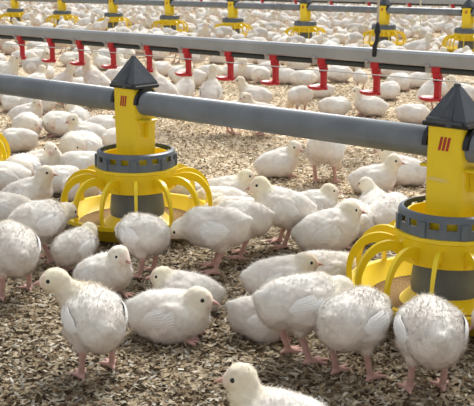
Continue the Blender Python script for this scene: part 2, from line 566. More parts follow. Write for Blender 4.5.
# ------------------------------------------------------------------ drinker lines
RZ = .308          # water tube height
def drinker_line(base, t0, t1, pxs, far, label_rail, label_tube):
    # aluminium rail : ridged profile, long axis local x
    r = empty('support_rail', base + DIR * t0 + Vector((0, 0, RZ)), math.atan2(DIR.y, DIR.x))
    L = t1 - t0
    prof = [(-.020, .012), (-.026, .016), (-.026, .027), (-.023, .028), (-.023, .031), (-.026, .032), (-.026, .046), (-.022, .048), (-.022, .051), (-.018, .060), (.018, .060), (.026, .052), (.026, .016), (.020, .012)]
    mb = MB(); n = len(prof)
    vs = [(0, a, b) for a, b in prof] + [(L, a, b) for a, b in prof]
    fs = [(i, (i + 1) % n, (i + 1) % n + n, i + n) for i in range(n)] + [tuple(range(n)), tuple(range(2 * n - 1, n - 1, -1))]
    mb.add(vs, fs, 0, False)
    build(mb, 'profile', [M['alu']], r)
    tag(r, label_rail, 'rail')
    t = empty('water_tube', base + DIR * t0 + Vector((0, 0, RZ)), math.atan2(DIR.y, DIR.x))
    mb = MB(); mb.tube([(0, 0, 0), (L / 2, 0, 0), (L, 0, 0)], .0105, 16)
    build(mb, 'tube', [M['tube']], t, fix=False)
    tag(t, label_tube, 'pipe')
    return r, t

def make_drinker():
    # origin on the tube centre; local x along the line, cup towards local -y/-x side
    r = empty('nipple_drinker', (0, 0, 0))
    c = MB()
    c.box((-.020, 0, .006), (.022, .032, .030), 0, bev=.003)
    c.tube([(-.020, -.012, .014), (-.020, -.026, .016)], .007, 10)
    build(c, 'clip', [M['steel']], r)
    s = MB()
    s.box((0, 0, .002), (.026, .034, .028), 0, bev=.004)
    s.box((0, -.001, -.018), (.020, .024, .018), 0, bev=.003)
    build(s, 'bracket', [M['red']], r)
    a = MB()
    a.box((.004, -.002, -.062), (.016, .018, .078), 0, bev=.003)
    a.box((.003, -.002, -.030), (.024, .018, .022), 0, bev=.003)
    build(a, 'arm', [M['red']], r)
    nb = MB(); nb.tube([(-.007, 0, -.012), (-.007, 0, -.040), (-.007, 0, -.052)], [.005, .005, .0018], 10)
    build(nb, 'nipple', [M['steel']], r)
    cu = MB(); cu.lathe([(.002, -.107), (.014, -.107), (.027, -.101), (.032, -.092), (.029, -.091), (.025, -.097), (.012, -.101), (.002, -.101)], 24, c=(-.016, -.004, 0))
    cu.box((.004, 0, -.101), (.022, .013, .008), 0, bev=.002)
    build(cu, 'cup', [M['red']], r)
    return r
drk = make_drinker()
t_l = 11; t_r = -2.6
rail2, tube2 = drinker_line(B2, t_r, t_l, None, False, 'broad aluminium rail of the drinker line crossing the middle distance', 'black water tube slung under the near aluminium rail')
dr_px = [22, 52, 81, 113, 149, 188, 230, 275, 323, 376, 437]
ANG2 = ANG
for i, px in enumerate(dr_px):
    # find position along line so that the tube point projects at px
    lo, hi = -3, 20
    for _ in range(50):
        mid = (lo + hi) / 2
        if proj(B2 + DIR * mid + Vector((0, 0, RZ - .05)))[0] > px: lo = mid
        else: hi = mid
    d = drk if i == 0 else copy_tree(drk)
    d.location = B2 + DIR * lo + Vector((0, 0, RZ)); d.rotation_euler = (0, 0, ANG2); d.scale = (1.3, 1.2, 1.0)
    tag(d, 'red nipple drinker with drip cup, %s from the left on the near water tube' % ordn[i], 'drinker', 'red drinkers under the near rail')
rail4, tube4 = drinker_line(B4, -12, 16, None, True, 'far pale rail along the very top right of the picture', 'far dark water tube above the far grey feed pipe')
fi = 0
tt = (line_at(B4, 474) - B4).dot(DIR)
for i in range(15):
    d = copy_tree(drk)
    d.location = B4 + DIR * (tt + .25 + i * .5) + Vector((0, 0, RZ)); d.rotation_euler = (0, 0, ANG2)
    tag(d, 'far red nipple drinker behind the far feed pipe, %s from the right' % ordn[i], 'drinker', 'red drinkers under the far rail')

# suspension of the near rail : cord, pulley clamp
def rail_pt(base, px, z):
    lo, hi = -12, 20
    for _ in range(50):
        mid = (lo + hi) / 2
        if proj(base + DIR * mid + Vector((0, 0, z)))[0] > px: lo = mid
        else: hi = mid
    return base + DIR * lo
p = rail_pt(B2, 379, RZ + .08)
h = empty('rail_hanger', p + Vector((0, 0, RZ + .060)) - NRM * .012, ANG)
mb = MB(); mb.tube([(0, 0, .085), (0, 0, 1.2), (0, 0, 2.4)], .0045, 8)
build(mb, 'cord', [M['wire']], h, fix=False)
mb = MB(); mb.box((0, -.016, -.012), (.014, .008, .03), 0, bev=.002)
mb.tube([(0, -.014, -.02), (0, -.014, .01), (0, 0, .03), (0, 0, .075), (0, 0, .092)], [.009, .008, .0075, .0095, .004], 12)
mb.ball((0, 0, .06), .012, 8)
build(mb, 'adjuster', [M['black']], h, fix=False)
tag(h, 'cord with black adjuster holding up the near aluminium rail', 'hanger')
p = rail_pt(B3, 419, .1)
p = at(419, 46) 
h = empty('hanging_cord', p + Vector((0, 0, 0.05)), 0)
mb = MB(); mb.tube([(0, 0, 0), (.01, 0, .1), (-.004, 0, .25), (.012, 0, 1.2), (.0, 0, 2.4)], .006, 8)
mb.ball((0, 0, .01), .010, 6, sc=(1, 1, 1.6))
build(mb, 'cord', [M['cord']], h, fix=False)
tag(h, 'thin cream cord hanging down right of the black rail adjuster', 'cord')

# ------------------------------------------------------------------ chicks
def n3(a): a = np.asarray(a, float); return a / np.linalg.norm(a)
def cone_sdf(P, a, b, ra, rb):
    a = np.asarray(a, float); b = np.asarray(b, float)
    ab = b - a; L = ab @ ab + 1e-12
    t = np.clip(((P - a) @ ab) / L, 0, 1)
    return np.linalg.norm(P - a - t[:, None] * ab, axis=1) - (ra + (rb - ra) * t)
def ell_sdf(P, c, r, Rm):
    q = (P - c) @ Rm            # to local
    k0 = np.linalg.norm(q / r, axis=1); k1 = np.linalg.norm(q / (np.asarray(r) ** 2), axis=1) + 1e-9
    return k0 * (k0 - 1) / k1
def smin(a, b, k):
    h = np.clip(.5 + .5 * (b - a) / k, 0, 1)
    return b + (a - b) * h - k * h * (1 - h)

def chick_field(S):
    """S: pose dict -> function(P) -> (body sdf, leg sdf), landmarks"""
    zb = S['z']; pit = R(S.get('pitch', 8))
    c_, s_ = math.cos(pit), math.sin(pit)
    Rm = np.array([[c_, 0, -s_], [0, 1, 0], [s_, 0, c_]])    # columns = local axes; +pitch raises the chest
    Rm = np.array([[c_, 0, -s_], [0, 1, 0], [s_, 0, c_]])
    bc = np.array([0, 0, zb])
    T = lambda v: bc + Rm @ np.asarray(v, float)
    fat = S.get('fat', 1.0) * .945
    hc = np.array(S['head'], float)
    az, el = R(S.get('az', 0)), R(S.get('el', -8))
    fd = np.array([math.cos(az) * math.cos(el), math.sin(az) * math.cos(el), math.sin(el)])
    nb = T((.040, 0, .010))
    mid = S.get('mid')
    if mid is None: mid = nb * .45 + (hc - fd * .008) * .55 + np.array([.006, 0, -.004])
    mid = np.array(mid, float)
    legs = S.get('legs', [(-.002, .026), (.010, -.026)])
    sit = S.get('sit', False)
    def f(P):
        d = ell_sdf(P, T((0, 0, 0)), (.056, .0435 * fat, .0435 * fat), Rm)
        d = smin(d, np.linalg.norm(P - T((.030, 0, -.004)), axis=1) - .036 * fat, .02)
        d = smin(d, ell_sdf(P, T((-.036, 0, -.006)), (.034, .036 * fat, .036 * fat), Rm), .02)
        d = smin(d, cone_sdf(P, T((-.042, 0, .006)), T((-.070, 0, .012)), .024, .008), .020)
        for sy in (1, -1): d = smin(d, ell_sdf(P, T((.012, sy * .036 * fat, .006)), (.032, .0125, .022), Rm), .010)
        # neck and head
        d = smin(d, cone_sdf(P, nb, mid, .028, .0195), .02)
        d = smin(d, cone_sdf(P, mid, hc - fd * .004, .0185, .0168), .010)
        h = ell_sdf(P, hc, (.0215, .0185, .0195), np.stack([fd, n3(np.cross([0, 0, 1], fd)), np.cross(fd, n3(np.cross([0, 0, 1], fd)))], 1))
        d = smin(d, h, .008)
        d = smin(d, np.linalg.norm(P - (hc + fd * .014 - np.array([0, 0, .003])), axis=1) - .0105, .008)
        l = np.full(len(P), 1.0)
        for (fx, fy) in legs:
            sy = 1 if fy > 0 else -1
            if sit:
                hip = T((.004, sy * .030, -.018)); d = smin(d, ell_sdf(P, hip, (.034, .019, .024), Rm), .014)
                ft = np.array([.030 + fx, fy, .006])
                for t_ in (-28, 0, 28):
                    e = ft + np.array([math.cos(R(t_)) * .026, math.sin(R(t_)) * .026, -.001])
                    l = np.minimum(l, cone_sdf(P, ft, e, .0048, .0032))
                l = np.minimum(l, cone_sdf(P, ft - np.array([.03, 0, -.004]), ft, .0055, .005))
            else:
                hip = T((-.004, sy * .027, -.022))
                hock = np.array([fx - .016, fy * .98, .052])
                d = smin(d, cone_sdf(P, hip, hip * .35 + hock * .65, .026, .0125), .012)
                l = np.minimum(l, cone_sdf(P, hip * .5 + hock * .5, hock, .0085, .0062))
                ft = np.array([fx, fy, .0065])
                l = smin(l, cone_sdf(P, hock, ft, .0058, .0050), .004)
                for t_, ln in ((-32, .026), (0, .032), (32, .026), (180, .013)):
                    tt_ = R(t_ + S.get('toe', 0))
                    e = ft + np.array([math.cos(tt_) * ln, math.sin(tt_) * ln, -.0030])
                    l = smin(l, cone_sdf(P, ft, e, .0050, .0030), .003)
        d = d + .0011 * np.sin(P[:, 0] * 130 + S.get('ph', 0)) * np.sin(P[:, 1] * 120 + 1.3 + S.get('ph', 0)) * np.sin(P[:, 2] * 140 + .5) + .0005 * np.sin(P[:, 0] * 330) * np.sin(P[:, 1] * 290 + S.get('ph', 0)) * np.sin(P[:, 2] * 310)
        return d, l
    return f, dict(T=T, Rm=Rm, bc=bc, hc=hc, fd=fd, fat=fat, mid=mid, nb=nb)

def surface_nets(f, lo, hi, h):
    n = np.ceil((np.array(hi) - np.array(lo)) / h).astype(int) + 1
    ax = [lo[i] + h * np.arange(n[i]) for i in range(3)]
    G = np.stack(np.meshgrid(*ax, indexing='ij'), -1).reshape(-1, 3)
    D = f(G).reshape(n)
    s = D < 0
    nx, ny, nz = n
    # cells
    cnt = np.zeros((nx - 1, ny - 1, nz - 1)); acc = np.zeros((nx - 1, ny - 1, nz - 1, 3))
    offs = [(i, j, k) for i in (0, 1) for j in (0, 1) for k in (0, 1)]
    def sub(A, o): return A[o[0]:nx - 1 + o[0], o[1]:ny - 1 + o[1], o[2]:nz - 1 + o[2]]
    for a in offs:
        for ax_ in range(3):
            if a[ax_] == 1: continue
            b = list(a); b[ax_] = 1; b = tuple(b)
            da, db = sub(D, a), sub(D, b)
            m = (da < 0) != (db < 0)
            t = np.where(m, da / np.where(m, da - db, 1), 0)
            cnt += m
            for q in range(3):
                acc[..., q] += m * (a[q] + (t if q == ax_ else 0))
    act = cnt > 0
    idx = -np.ones(act.shape, int); idx[act] = np.arange(act.sum())
    base = np.stack(np.nonzero(act), -1)
    V = (base + acc[act] / cnt[act][:, None]) * h + np.array(lo)
    quads = []
    for ax_ in range(3):
        e0 = [slice(None)] * 3; e1 = [slice(None)] * 3
        e0[ax_] = slice(0, -1); e1[ax_] = slice(1, None)
        m = s[tuple(e0)] != s[tuple(e1)]
        flip = s[tuple(e0)]
        I = np.stack(np.nonzero(m), -1)
        u, v = [(1, 2), (2, 0), (0, 1)][ax_]
        I = I[(I[:, u] > 0) & (I[:, v] > 0) & (I[:, u] < n[u] - 1) & (I[:, v] < n[v] - 1)]
        fl_ = flip[tuple(I.T)]
        du = np.zeros(3, int); du[u] = 1; dv = np.zeros(3, int); dv[v] = 1
        q = [idx[tuple((I - du - dv).T)], idx[tuple((I - dv).T)], idx[tuple(I.T)], idx[tuple((I - du).T)]]
        Q = np.stack(q, 1)
        Q[~fl_] = Q[~fl_][:, ::-1]
        quads.append(Q)
    return V, np.concatenate(quads)

def chick_color(P, leg, LM, tint):
    """colours of the down: cream white body, yellow head and neck, pinkish belly with painted shade, pink legs"""
    T = LM['T']; Rm = LM['Rm']
    loc = (P - LM['bc']) @ Rm
    base = np.array([.93, .90, .845]) * (.4 + .6 * tint[0])
    col = np.tile(base, (len(P), 1))
    # pinkish skin under thin belly and flank down, deepened with painted underside shade
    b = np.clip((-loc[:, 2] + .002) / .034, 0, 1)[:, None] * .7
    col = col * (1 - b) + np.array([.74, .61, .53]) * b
    # yellowish neck and head
    dn = np.minimum(np.linalg.norm(P - LM['hc'], axis=1) - .012, cone_sdf(P, LM['mid'], LM['nb'], .012, .012))
    y = np.clip(1 - dn / .026, 0, 1)[:, None] * tint[1]
    col = col * (1 - y) + np.array([.94, .83, .52]) * y
    # paler face towards the beak
    fx = (P - LM['hc']) @ LM['fd']
    m = (np.linalg.norm(P - LM['hc'] - LM['fd'] * .02, axis=1) < .017)
    k = (m * np.clip((fx - .006) / .012, 0, 1))[:, None] * .5
    col = col * (1 - k) + np.array([.82, .60, .50]) * k
    pt = np.clip(.5 + .9 * np.sin(P[:, 0] * 62 + tint[2] * 2.1) * np.sin(P[:, 2] * 75 + tint[2]) + .4 * np.sin(P[:, 1] * 90 + tint[2] * 3), 0, 1)[:, None] * .27
    col = col * (1 - pt) + np.array([.72, .60, .52]) * pt
    nz = np.sin(P[:, 0] * 170 + 3 * np.sin(P[:, 2] * 120)) * np.sin(P[:, 1] * 150 + P[:, 2] * 90 + tint[2] * 7)
    col = col * (1 + .05 * nz[:, None])
    # legs
    col[leg] = np.array([.60, .36, .31]) * (1 + .08 * nz[leg][:, None])
    return np.clip(col, 0, 1)

def strands(V, Nn, Cc, LM, leg, count, length, seed):
    r = np.random.default_rng(seed)
    F_ = len(V)
    # pick vertices outside legs, face and eyes
    hc, fd = LM['hc'], LM['fd']
    ok = ~leg
    dface = np.linalg.norm(V - (hc + fd * .027), axis=1)
    ok &= dface > .014
    for e in LM['eyes']: ok &= np.linalg.norm(V - e, axis=1) > .0085
    ids = np.nonzero(ok)[0]
    ids = r.choice(ids, count)
    P = V[ids] + r.normal(0, .0008, (count, 3)); N_ = Nn[ids]
    back = -(LM['Rm'][:, 0]) * .9 + np.array([0, 0, -.45])
    dh = np.linalg.norm(P - hc, axis=1)
    hd = np.clip(1 - (dh - .02) / .02, 0, 1)[:, None]
    flow = back[None] * (1 - hd) + (-fd * .8 + np.array([0, 0, -.5]))[None] * hd
    flow = flow + r.normal(0, .45, (count, 3))
    flow -= (flow * N_).sum(1)[:, None] * N_
    flow /= np.linalg.norm(flow, axis=1)[:, None] + 1e-9
    lift = np.where(r.random(count) < .14, r.uniform(.5, 1.0, count), r.uniform(.12, .45, count))[:, None]
    d = flow * np.cos(lift) + N_ * np.sin(lift)
    ln = length * np.where(lift > .5, 1.35, 1.0) * r.uniform(.5, 1.25, count)[:, None] * (1 - .62 * hd)
    w = np.cross(d, N_); w /= np.linalg.norm(w, axis=1)[:, None] + 1e-9
    wd = (r.uniform(.0004, .0008, count)[:, None]) * (length / .008)
    A = P - w * wd - N_ * .001; B = P + w * wd - N_ * .001; C = P + d * ln
    Vs = np.stack([A, B, C], 1).reshape(-1, 3)
    cc = Cc[ids] * r.uniform(.88, 1.08, count)[:, None]
    Cs = np.repeat(np.clip(cc, 0, 1), 3, axis=0)
    return Vs, Cs, np.repeat(N_, 3, axis=0)

def mesh_from(V, quads, tris, cols, name, mats, extra=None):
    """quads / tris index arrays; extra = list of (verts, faces, mat) for small parts in one mesh"""
    nv = len(V); nq = len(quads); nt_ = len(tris)
    faces_idx = np.concatenate([quads.ravel(), tris.ravel()]).astype(np.int32)
    starts = np.concatenate([np.arange(nq) * 4, nq * 4 + np.arange(nt_) * 3]).astype(np.int32)
    tot = np.concatenate([np.full(nq, 4), np.full(nt_, 3)]).astype(np.int32)
    mi = np.zeros(nq + nt_, np.int32)
    if extra:
        for (vs, fs, m_) in extra:
            off = nv; V = np.concatenate([V, np.array(vs)]); cols = np.concatenate([cols, np.ones((len(vs), 3))]); nv = len(V)
            for f_ in fs:
                starts = np.append(starts, len(faces_idx)); faces_idx = np.append(faces_idx, np.array(f_) + off); tot = np.append(tot, len(f_)); mi = np.append(mi, m_)
    me = bpy.data.meshes.new(name)
    me.vertices.add(nv); me.vertices.foreach_set('co', V.astype(np.float32).ravel())
    me.loops.add(len(faces_idx)); me.loops.foreach_set('vertex_index', faces_idx.astype(np.int32))
    me.polygons.add(len(starts)); me.polygons.foreach_set('loop_start', starts.astype(np.int32)); me.polygons.foreach_set('loop_total', tot.astype(np.int32))
    for m_ in mats: me.materials.append(m_)
    me.polygons.foreach_set('material_index', mi.astype(np.int32))
    me.polygons.foreach_set('use_smooth', mi != 2)
    me.update(); me.validate()
    c4 = np.ones((nv, 4)); c4[:, :3] = cols
    setcol(me, c4)
    return me

def wing_mesh(LM, side, droop=0.0):
    """two rows of overlapping white quills laid back along the flank from the downy shoulder"""
    if side < 0:
        m = wing_mesh(LM, 1, droop)
        m.v = [(p[0], -p[1], p[2]) for p in m.v]; m.f = [f_[::-1] for f_ in m.f]
        return m
    mb = MB(); T = LM['T']; fat = LM['fat']
    a, b, c = .062, .0478 * fat, .047 * fat
    def P(x, z, off):
        q = max(.16, 1 - (x / a) ** 2 - (z / c) ** 2)
        return np.array(T((x, side * (b * math.sqrt(q) + off), z)))
    rows = [(9, .014, .021, -.022, .057, .024, .0056, .0034), (7, .025, .019, -.014, .031, .015, .0052, .0052)]
    for (nf, x0_, zt, zb_, Lt, dL, wq, o0) in rows:
        for k in range(nf):
            u = k / (nf - 1)
            x0 = x0_ + .004 * math.sin(u * 3.1); z0 = zt + (zb_ - zt) * u
            L_ = Lt - dL * abs(u - .35) * 1.3
            zend = z0 * .55 - .004 - droop * 5
            n_ = 8; vs = []; fs = []
            for i in range(n_ + 1):
                t = i / n_
                w = wq * (min(1, .35 + 1.6 * t) if t < .75 else math.sqrt(max(.03, 1 - ((t - .75) / .25) ** 2)))
                x = x0 - L_ * t; z = z0 + (zend - z0) * t ** 1.3
                off = o0 - .0045 * (1 - t) ** 3 + .0003 * (nf - k) - .0035 * t * t
                for s_, o_ in ((-1, -.0002), (0, .0010), (1, -.0006)):
                    vs.append(P(x, z + w * s_, off + o_))
            for i in range(n_):
                for j in range(2):
                    fs.append((i * 3 + j, (i + 1) * 3 + j, (i + 1) * 3 + j + 1, i * 3 + j + 1))
            o = len(vs)
            vs += [p - np.array([0, side * .0010, 0]) for p in vs]
            fs += [tuple(q + o for q in f_[::-1]) for f_ in fs]
            for i in range(n_):
                for j in (0, 2): fs.append((i * 3 + j, (i + 1) * 3 + j, (i + 1) * 3 + j + o, i * 3 + j + o))
            for e in (0, n_ * 3):
                fs.append((e, e + 1, e + 1 + o, e + o)); fs.append((e + 1, e + 2, e + 2 + o, e + 1 + o))
            mb.add(vs, fs, 0, False)
    return mb

def eye_mb(LM, side):
    mb = MB(); e = LM['eyes'][0 if side > 0 else 1]
    mb.ball(e, .0036, 7); return mb
def beak_mb(LM):
    fd = Vector(LM['fd']); hc = Vector(LM['hc'])
    s = Vector((0, 0, 1)).cross(fd).normalized(); u = fd.cross(s).normalized()
    mb = MB(); o = hc + fd * .0215 - Vector((0, 0, .003))
    for (sg, ln, th, dr) in ((1, .0165, .0052, -.0028), (-1, .0125, .0032, -.0006)):
        vs = []; fs = []; n_ = 6
        for i in range(n_ + 1):
            t = i / n_; w = .0056 * (1 - t) ** .7 + .0003; hgt = th * (1 - t ** 1.6) + .0003
            cpt = o + fd * ln * t + u * (dr * t * t)
            for k in range(7):
                a = math.pi * k / 6
                vs.append(cpt + s * (w * math.cos(a)) + u * (sg * hgt * math.sin(a) + sg * .0002))
        for i in range(n_):
            for k in range(7):
                j = (k + 1) % 7
                fs.append((i * 7 + k, (i + 1) * 7 + k, (i + 1) * 7 + j, i * 7 + j))
        fs.append(tuple(range(7))); fs.append(tuple(range(n_ * 7 + 6, n_ * 7 - 1, -1)))
        mb.add(vs, fs, 0, True)
    return mb

def make_chick(S, h=.003, ns=7000, parts=True, tint=(1, .75, 0), seed=1, length=.010):
    f, LM = chick_field(S)
    hc, fd = LM['hc'], LM['fd']
    sd = n3(np.cross([0, 0, 1], fd)); up = np.cross(fd, sd)
    LM['eyes'] = [hc + fd * .0085 + up * .0035 + sd * .0160, hc + fd * .0085 + up * .0035 - sd * .0160]
    lo = np.array([-.105, -.062, -.004]); hi = np.array([.09, .062, S['z'] + .062])
    for q in (hc, LM['mid']):
        lo = np.minimum(lo, q - .034); hi = np.maximum(hi, q + .034)
    lo[2] = -.004
    def g(P):
        d, l = f(P); return np.minimum(np.where((l < .01) | (d < .01), smin(d, l, .003), np.minimum(d, l)), 9)
    def gz(P):
        d, l = f(P)
        return np.maximum(smin(d, l, .003), .0012 - P[:, 2])   # rests flat on the floor
    V, Q = surface_nets(gz, lo, hi, h)
    d, l = f(V); leg = l < d - .0006
    eps = .0015
    Nn = np.stack([gz(V + np.array(e)) - gz(V - np.array(e)) for e in ((eps, 0, 0), (0, eps, 0), (0, 0, eps))], 1)
    Nn /= np.linalg.norm(Nn, axis=1)[:, None] + 1e-9
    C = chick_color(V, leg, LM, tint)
    Vs, Cs, Ns = strands(V, Nn, C, LM, leg, ns, length, seed)
    tris = np.arange(len(Vs)).reshape(-1, 3) + len(V)
    Vs[:, 2] = np.maximum(Vs[:, 2], .001)
    allN = np.concatenate([Nn, Ns])
    allV = np.concatenate([V, Vs]); allC = np.concatenate([C, Cs])
    if parts:
        me = mesh_from(allV, Q, tris, allC, 'chick', [M['down']])
        if len(me.vertices) == len(allN): me.normals_split_custom_set_from_vertices(allN.tolist())
        o = obj('chick', me)
        for sd_ in (1, -1):
            build(wing_mesh(LM, sd_, S.get('droop', 0)), 'wing', [M['wing']], o, fix=False)
            build(eye_mb(LM, sd_), 'eye', [M['eye']], o, fix=False)
        build(beak_mb(LM), 'beak', [M['beak']], o, fix=True)
        return o
    ex = []
    for sd_ in (1, -1):
        e = eye_mb(LM, sd_); ex.append((e.v, e.f, 1))
        w = wing_mesh(LM, sd_, S.get('droop', 0)); ex.append((w.v, w.f, 2))
    b_ = beak_mb(LM); ex.append((b_.v, b_.f, 3))
    me = mesh_from(allV, Q, tris, allC, 'chick', [M['down'], M['eye'], M['wing'], M['beak']], ex)
    return me

def place(o, px, py, yaw, s=1.0, z=0.0):
    o.location = at(px, py) + Vector((0, 0, z)); o.rotation_euler = (0, 0, R(yaw)); o.scale = (s, s, s)

ST = dict(z=.094)
def stand(**k): d = dict(z=.098, head=(.066, 0, .160), pitch=8); d.update(k); return d
def sit(**k): d = dict(z=.047, head=(.066, 0, .098), pitch=6, sit=True, legs=[(.0, .024), (.0, -.024)]); d.update(k); return d

# foreground birds, each with its own pose
#  px, py, yaw, scale, pose, tint, label
FG = [
 (97, 373, 114, 1.04, stand(head=(.042, .054, .156), az=72, el=-4, mid=(.045, .030, .130), fat=1.06, legs=[(-.012, .030), (.010, -.028)]), (1, .8, 1), 'standing white chick at lower left, rump to camera and yellow head turned left'),
 (104, 297, -32, 1.0, sit(z=.052, head=(.046, .0, .100), az=-10, el=-12, pitch=20), (1.05, .45, 2), 'white chick sitting upright behind the lower left standing chick, face turned right'),
 (187, 311, 172, .98, sit(head=(.052, 0, .074), az=4, el=-4, z=.042), (.86, .8, 3), 'chick lying with yellow head facing left, just behind the long resting white chick'),
 (170, 337, -12, 1.1, sit(z=.042, head=(.054, -.006, .076), az=2, el=-8, pitch=2, fat=1.02), (1.06, .6, 4), 'white chick stretched out on the litter, yellow head facing right, lower centre left'),
 (281, 455, 168, 1.05, sit(z=.050, head=(.056, .0, .108), az=4, el=-6), (1.04, .8, 5), 'chick cut by the bottom edge, only its yellow head and white back showing'),
 (16, 295, 118, 1.06, stand(head=(.075, .0, .11), el=-40, fat=1.08, legs=[(-.02, .034), (.012, -.03)]), (1.02, .5, 6), 'standing white chick at the left edge seen from behind'),
 (40, 262, 48, 1.04, stand(head=(.085, .0, .105), el=-30, fat=1.1, pitch=-4), (.98, .8, 7), 'chick eating from the left side of the left feeder with head between grill arms'),
 (76, 273, 62, .92, stand(z=.07, head=(.062, .0, .095), el=-35, pitch=0, legs=[(-.01, .024), (.0, -.024)]), (.9, .9, 8), 'small yellowish chick in front of the left feeder, between two larger white chicks'),
 (145, 275, 132, 1.0, stand(head=(.082, .0, .088), el=-40, fat=1.06, pitch=-6, legs=[(-.016, .028), (.006, -.028)]), (1.0, .4, 9), 'white chick bent into the front of the left feeder, rump turned right'),
 (216, 271, 170, 1.08, stand(head=(.078, -.004, .088), el=-40, pitch=-4, fat=1.03, droop=.0), (1.0, .45, 10), 'large white chick with broad pale wing eating at the right side of the left feeder'),
 (243, 257, 160, 1.0, stand(head=(.072, .02, .10), el=-40, pitch=-2), (.9, .6, 11), 'pinkish white chick standing partly hidden behind the large chick with broad wing'),
 (283, 246, 176, 1.06, stand(head=(.056, .0, .148), el=-12, az=10, pitch=12), (.95, 1.0, 12), 'standing chick with yellow neck looking left, right of the left feeder'),
 (224, 206, 4, 1.0, sit(head=(.066, 0, .090), el=-10), (1.0, .9, 13), 'sitting chick with yellow head facing right, topmost of the group by the left feeder'),
 (220, 218, 178, 1.02, sit(head=(.07, 0, .05), el=-30, pitch=-2), (1.04, .4, 14), 'white chick lying between the topmost sitting chick and the left feeder, back showing'),
 (237, 230, 174, 1.04, sit(head=(.07, 0, .05), el=-30, pitch=-2), (1.05, .4, 15), 'white chick lying just above the large broad-winged chick, only its back showing'),
 (186, 203, 218, .95, sit(head=(.04, .02, .055), el=-12, az=30), (.9, 1, 16), 'small yellow-headed chick seen through the right grill arms of the left feeder'),
 (82, 202, -38, .95, sit(head=(.05, .0, .05), el=-35), (.9, 1, 17), 'pink-faced chick behind the left grill arms of the left feeder'),
 (28, 211, -4, 1.08, sit(head=(.052, 0, .105), el=-4, pitch=16), (.86, .5, 18), 'greyish chick with raised head facing right, among the pile at the left edge'),
 (8, 226, 178, 1.05, sit(head=(.06, 0, .07), el=-20), (1.04, .3, 19), 'white chick lying at the left edge in front of the greyish raised-head chick'),
 (312, 222, 4, 1.02, sit(head=(.046, 0, .086), el=-4), (.95, .9, 20), 'sitting chick with yellow head facing right, behind the similar bigger one at centre'),
 (327, 253, 2, 1.14, sit(z=.052, head=(.048, .0, .096), el=-8, pitch=14, fat=1.05), (1.0, .55, 21), 'bigger white chick sitting at centre right, head up and facing right'),
 (279, 300, 4, 1.02, sit(z=.050, head=(.054, -.010, .084), el=-4, az=-4), (1.0, .7, 22), 'white chick crouching behind the pink-legged standing chick, beak pointing right'),
 (326, 291, 6, 1.0, sit(z=.048, head=(.062, .0, .042), el=-28, pitch=-8), (.95, 1.0, 23), 'yellowish chick lowering its head into the left edge of the right feeder'),
 (263, 337, 2, .92, sit(z=.042, head=(.058, .01, .05), el=-30, pitch=-14, fat=.98), (.82, .5, 24), 'fluffy greyish chick lying behind the legs of the standing chick, tail to the left'),
 (299, 359, 22, 1.12, stand(head=(.074, .0, .108), el=-35, pitch=-2, legs=[(-.006, .026), (.006, -.026)]), (.97, .5, 25), 'standing white chick with pink legs and pale wing, left of the right feeder'),
 (352, 377, 52, 1.08, stand(head=(.078, .0, .098), el=-40, pitch=-6, fat=1.08, legs=[(-.004, .027), (.006, -.03)]), (.97, .55, 26), 'round chick standing with head inside the right feeder, second from the right edge'),
 (428, 391, 90, 1.08, stand(z=.098, head=(.074, .0, .098), el=-40, pitch=-2, fat=1.10, legs=[(-.004, .03), (.004, -.022)]), (.97, .6, 27), 'chick seen square from behind in front of the right feeder, both wings showing'),
 (520, 376, 172, 1.05, stand(head=(.06, .0, .10), el=-40), (1, .5, 28), 'white chick just showing at the right edge below the right feeder'),
]
fgobjs = []
for i, (px, py, yaw, s, S, tint, lb) in enumerate(FG):
    near = py > 255
    o = make_chick(S, h=.0030 if near else .0036, ns=15000 if near else 7000, tint=tint, seed=i, length=.0065 if near else .0068)
    place(o, px, py, yaw, s * .94)
    tag(o, lb, 'chick', 'chicks around the near feeders')
    fgobjs.append(o)

# middle-distance birds : a few poses, copied one by one
LIB = {
 'sit': make_chick(sit(head=(.060, 0, .106), pitch=12), .0042, 3600, tint=(1, .7, 0), seed=101, length=.0075),
 'sitl': make_chick(sit(head=(.048, .028, .102), az=50, el=-12, pitch=10), .0042, 3600, tint=(1.03, .6, 1), seed=102, length=.0075),
 'sitr': make_chick(sit(head=(.048, -.028, .098), az=-60, el=-14, pitch=10), .0042, 3600, tint=(1.03, .5, 1), seed=103, length=.0075),
 'sleep': make_chick(sit(head=(.060, .0, .046), el=-28, pitch=-4), .0042, 3600, tint=(1.04, .4, 2), seed=104, length=.0075),
 'tuck': make_chick(sit(z=.050, head=(.034, .030, .058), az=95, el=-30, fat=1.12, mid=(.045, .008, .066)), .0042, 3600, tint=(1.02, .3, 3), seed=105, length=.0075),
 'stand': make_chick(stand(), .0042, 3600, tint=(.98, .7, 4), seed=106, length=.0075),
 'peck': make_chick(stand(head=(.086, .0, .045), el=-50, pitch=-14), .0042, 3600, tint=(1, .6, 5), seed=107, length=.0075),
 'reach': make_chick(stand(z=.098, head=(.058, .0, .198), el=35, pitch=34, mid=(.048, 0, .155)), .0042, 3600, tint=(.98, .7, 6), seed=108, length=.0075),
}
used = set()
def put(kind, px, py, yaw, s, label, group):
    src = LIB[kind]
    if kind in used: o = copy_tree(src)
    else: o = src; used.add(kind)
    place(o, px, py, yaw, s * .93); tag(o, label, 'chick', group)
    return o
